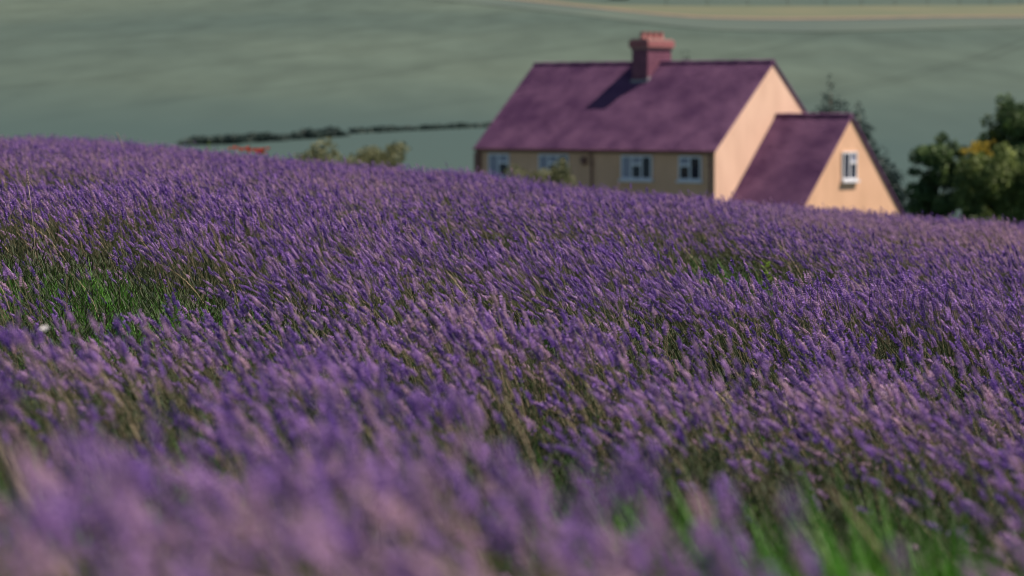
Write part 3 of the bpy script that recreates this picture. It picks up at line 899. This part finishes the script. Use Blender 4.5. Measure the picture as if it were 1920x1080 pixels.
def top_z(x, y): return float(ground_z(x, y)) + PLANT
def stalk(name, label, cat, x, y, height, lean, head_len, head_r, m_s, m_h, seed, group=None, thick=.0016):
    r = random.Random(seed)
    g = float(ground_z(x, y))
    root = empty(name, (x, y, g)); tag(root, label, cat, group)
    pts, d = path_pts(r, height, .04, lean, 9)
    mb = MB(); mb.tube(pts, [thick]*9, 5); mb.build('stem', m_s, root, smooth=True)
    V = []; F = []; MI = []
    p = pts[-1].copy(); w = 0; nW = max(4, int(head_len/.007))
    for w in range(nW):
        t = w/(nW-1); a = d.orthogonal().normalized(); b_ = d.cross(a)
        for k in range(6):
            th = 6.283*k/6+w*.5+r.uniform(-.3,.3); o = a*math.cos(th)+b_*math.sin(th)
            bud(V, F, MI, p+o*head_r*.2, (o*(.8-.5*t)+d).normalized(), r, head_r*1.6*(1.1-.4*t), head_r*.42, 0)
        p = p+d*head_len/nW
    mesh_obj('flower_spike', V, F, m_h, root)
    return root
stalk('lavender_stalk', 'lavender spike standing up against the bright gable foot of the house', 'lavender', 1.38, 18.0, .60, .75, .055, .0065, k_stem, k_bud, 1, 'tall lavender stalks')
stalk('lavender_stalk', 'second tall lavender spike just right of the one against the gable foot', 'lavender', 1.46, 18.2, .57, .85, .05, .0065, k_stem, k_bud, 2, 'tall lavender stalks')
stalk('lavender_stalk', 'lone lavender spike rising in front of the first facade window', 'lavender', -.02, 17.0, .575, .7, .05, .0065, k_stem, k_bud, 3, 'tall lavender stalks')
stalk('dry_stalk', 'pale dried stalk standing tall on the far left crest of the field', 'dry stalk', -2.75, 22.5, .66, .45, .06, .005, k_pale, k_pale, 4, 'dried stalks')
stalk('dry_stalk', 'upright whitish dried stalk at the left in the sharp purple band', 'dry stalk', -1.98, 12.8, .585, .12, .07, .0055, k_pale, k_pale, 5, 'dried stalks')
stalk('dry_stalk', 'thick pale bent stalk blurred in the lower left corner', 'dry stalk', -.475, 3.4, .50, .5, .05, .006, k_pale, k_pale, 6, 'dried stalks', .0026)
stalk('dry_stalk', 'straw coloured stalk crossing the dark gap in the middle of the field', 'dry stalk', -.40, 8.3, .52, .8, .04, .005, k_pale, k_pale, 7, 'dried stalks', .002)

def white_flower(x, y):
    root = empty('white_flower', (x, y, float(ground_z(x, y)))); tag(root, 'single small white blossom among blurred purple spikes at the left', 'flower')
    mb = MB(); mb.tube([(0,0,0),(-.01,0,.25),(-.03,0,.47)], .0014, 5); mb.build('stem', k_stem, root)
    for k in range(5):
        a = k*1.257; c = Vector((-.03,0,.47)); o = Vector((math.cos(a), math.sin(a)*.7, math.sin(a)*.5+.3)).normalized(); sd = o.cross(Vector((0,-1,.3))).normalized()
        v = [c, c+o*.006+sd*.004, c+o*.012, c+o*.006-sd*.004, c+o*.007+Vector((0,-.002,0))]
        mesh_obj('petal', v, [(0,1,4),(1,2,4),(2,3,4),(3,0,4)], k_white, root)
white_flower(-.95, 6.4)

def poppy_proto():
    r = random.Random(9)
    mbs = MB(); mbs.tube([(0,0,0),(-.01,0,.3),(-.03,0,.56)], .0022, 5)
    V = []; F = []
    n = 12
    for q in range(4):
        a0 = q*math.pi/2; n0 = len(V); c = Vector((-.03,0,.56)); V.append(c)
        for k in range(5):
            a = a0-.9+1.8*k/4
            V.append(c+Vector((math.cos(a)*.022, math.sin(a)*.022, .012+.002*(q%2))))
            V.append(c+Vector((math.cos(a)*.034, math.sin(a)*.034, .034+r.uniform(-.004,.004))))
        for k in range(4):
            F.append((n0, n0+1+2*k, n0+3+2*k)); F.append((n0+1+2*k, n0+2+2*k, n0+4+2*k, n0+3+2*k))
    ey = MB(); ey.tube([(-.03,0,.56),(-.03,0,.575),(-.03,0,.58)], [.004,.007,.003], 7)
    return mbs, V, F, ey
mbs, V, F, ey = poppy_proto()
first = empty('poppy', (0,0,0)); ps = mbs.build('stem', k_stem, first); pp = mesh_obj('petals', V, F, k_pop, first); pe = ey.build('centre', k_eye, first)
rr_ = random.Random(4)
for i in range(34):
    if i == 0: o = first
    else:
        o = first.copy(); C.objects.link(o)
        for ch in (ps, pp, pe):
            c = ch.copy(); C.objects.link(c); c.parent = o
    t = rr_.random()
    x = -4.32+.60*t**.7; y = 46.3+rr_.uniform(-.3,.6)
    o.location = (x, y, float(ground_z(x, y))+.0+.085*t*rr_.random()+.02); s_ = rr_.uniform(.95,1.12); o.scale = (s_, s_, 1.0)
    o.rotation_euler = (rr_.uniform(-.1,.1), rr_.uniform(-.1,.1), rr_.uniform(0,6.28))
    lab = ('red poppy in the thin tail at the left of the clump on the crest' if t < .33 else
           'red poppy in the middle of the clump on the lavender crest below the dark hedge' if t < .7 else
           'red poppy at the dense right end of the clump on the crest')
    tag(o, lab, 'poppy', 'red poppies on the crest')

def weed(x, y, h, label, seed):
    r = random.Random(seed); root = empty('weed', (x, y, float(ground_z(x, y)))); tag(root, label, 'weed')
    mb = MB(); mb.tube([(0,0,0),(.005,0,h*.5),(-.01,0,h)], [.004,.003,.0015], 6); mb.build('stem', k_stem, root)
    V = []; F = []
    for k in range(26):
        t = .35+.65*k/26; a = k*2.4; ln = .075*(1.1-.6*t)
        o = Vector((math.cos(a), math.sin(a), .7)).normalized(); sd = o.cross(Vector((0,0,1))).normalized(); c = Vector((0,0,h*t)); n0 = len(V)
        V += [c, c+o*ln*.5+sd*.014, c+o*ln, c+o*ln*.5-sd*.014]; F += [(n0,n0+1,n0+2),(n0,n0+2,n0+3)]
    mesh_obj('leaves', V, F, k_leaf, root)
weed(-4.55, 46, .64, 'yellow green weed standing on the crest left of the red poppies', 2)
weed(1.25, 15.0, .40, 'leafy green weed in the round gap below the wing of the house', 3)
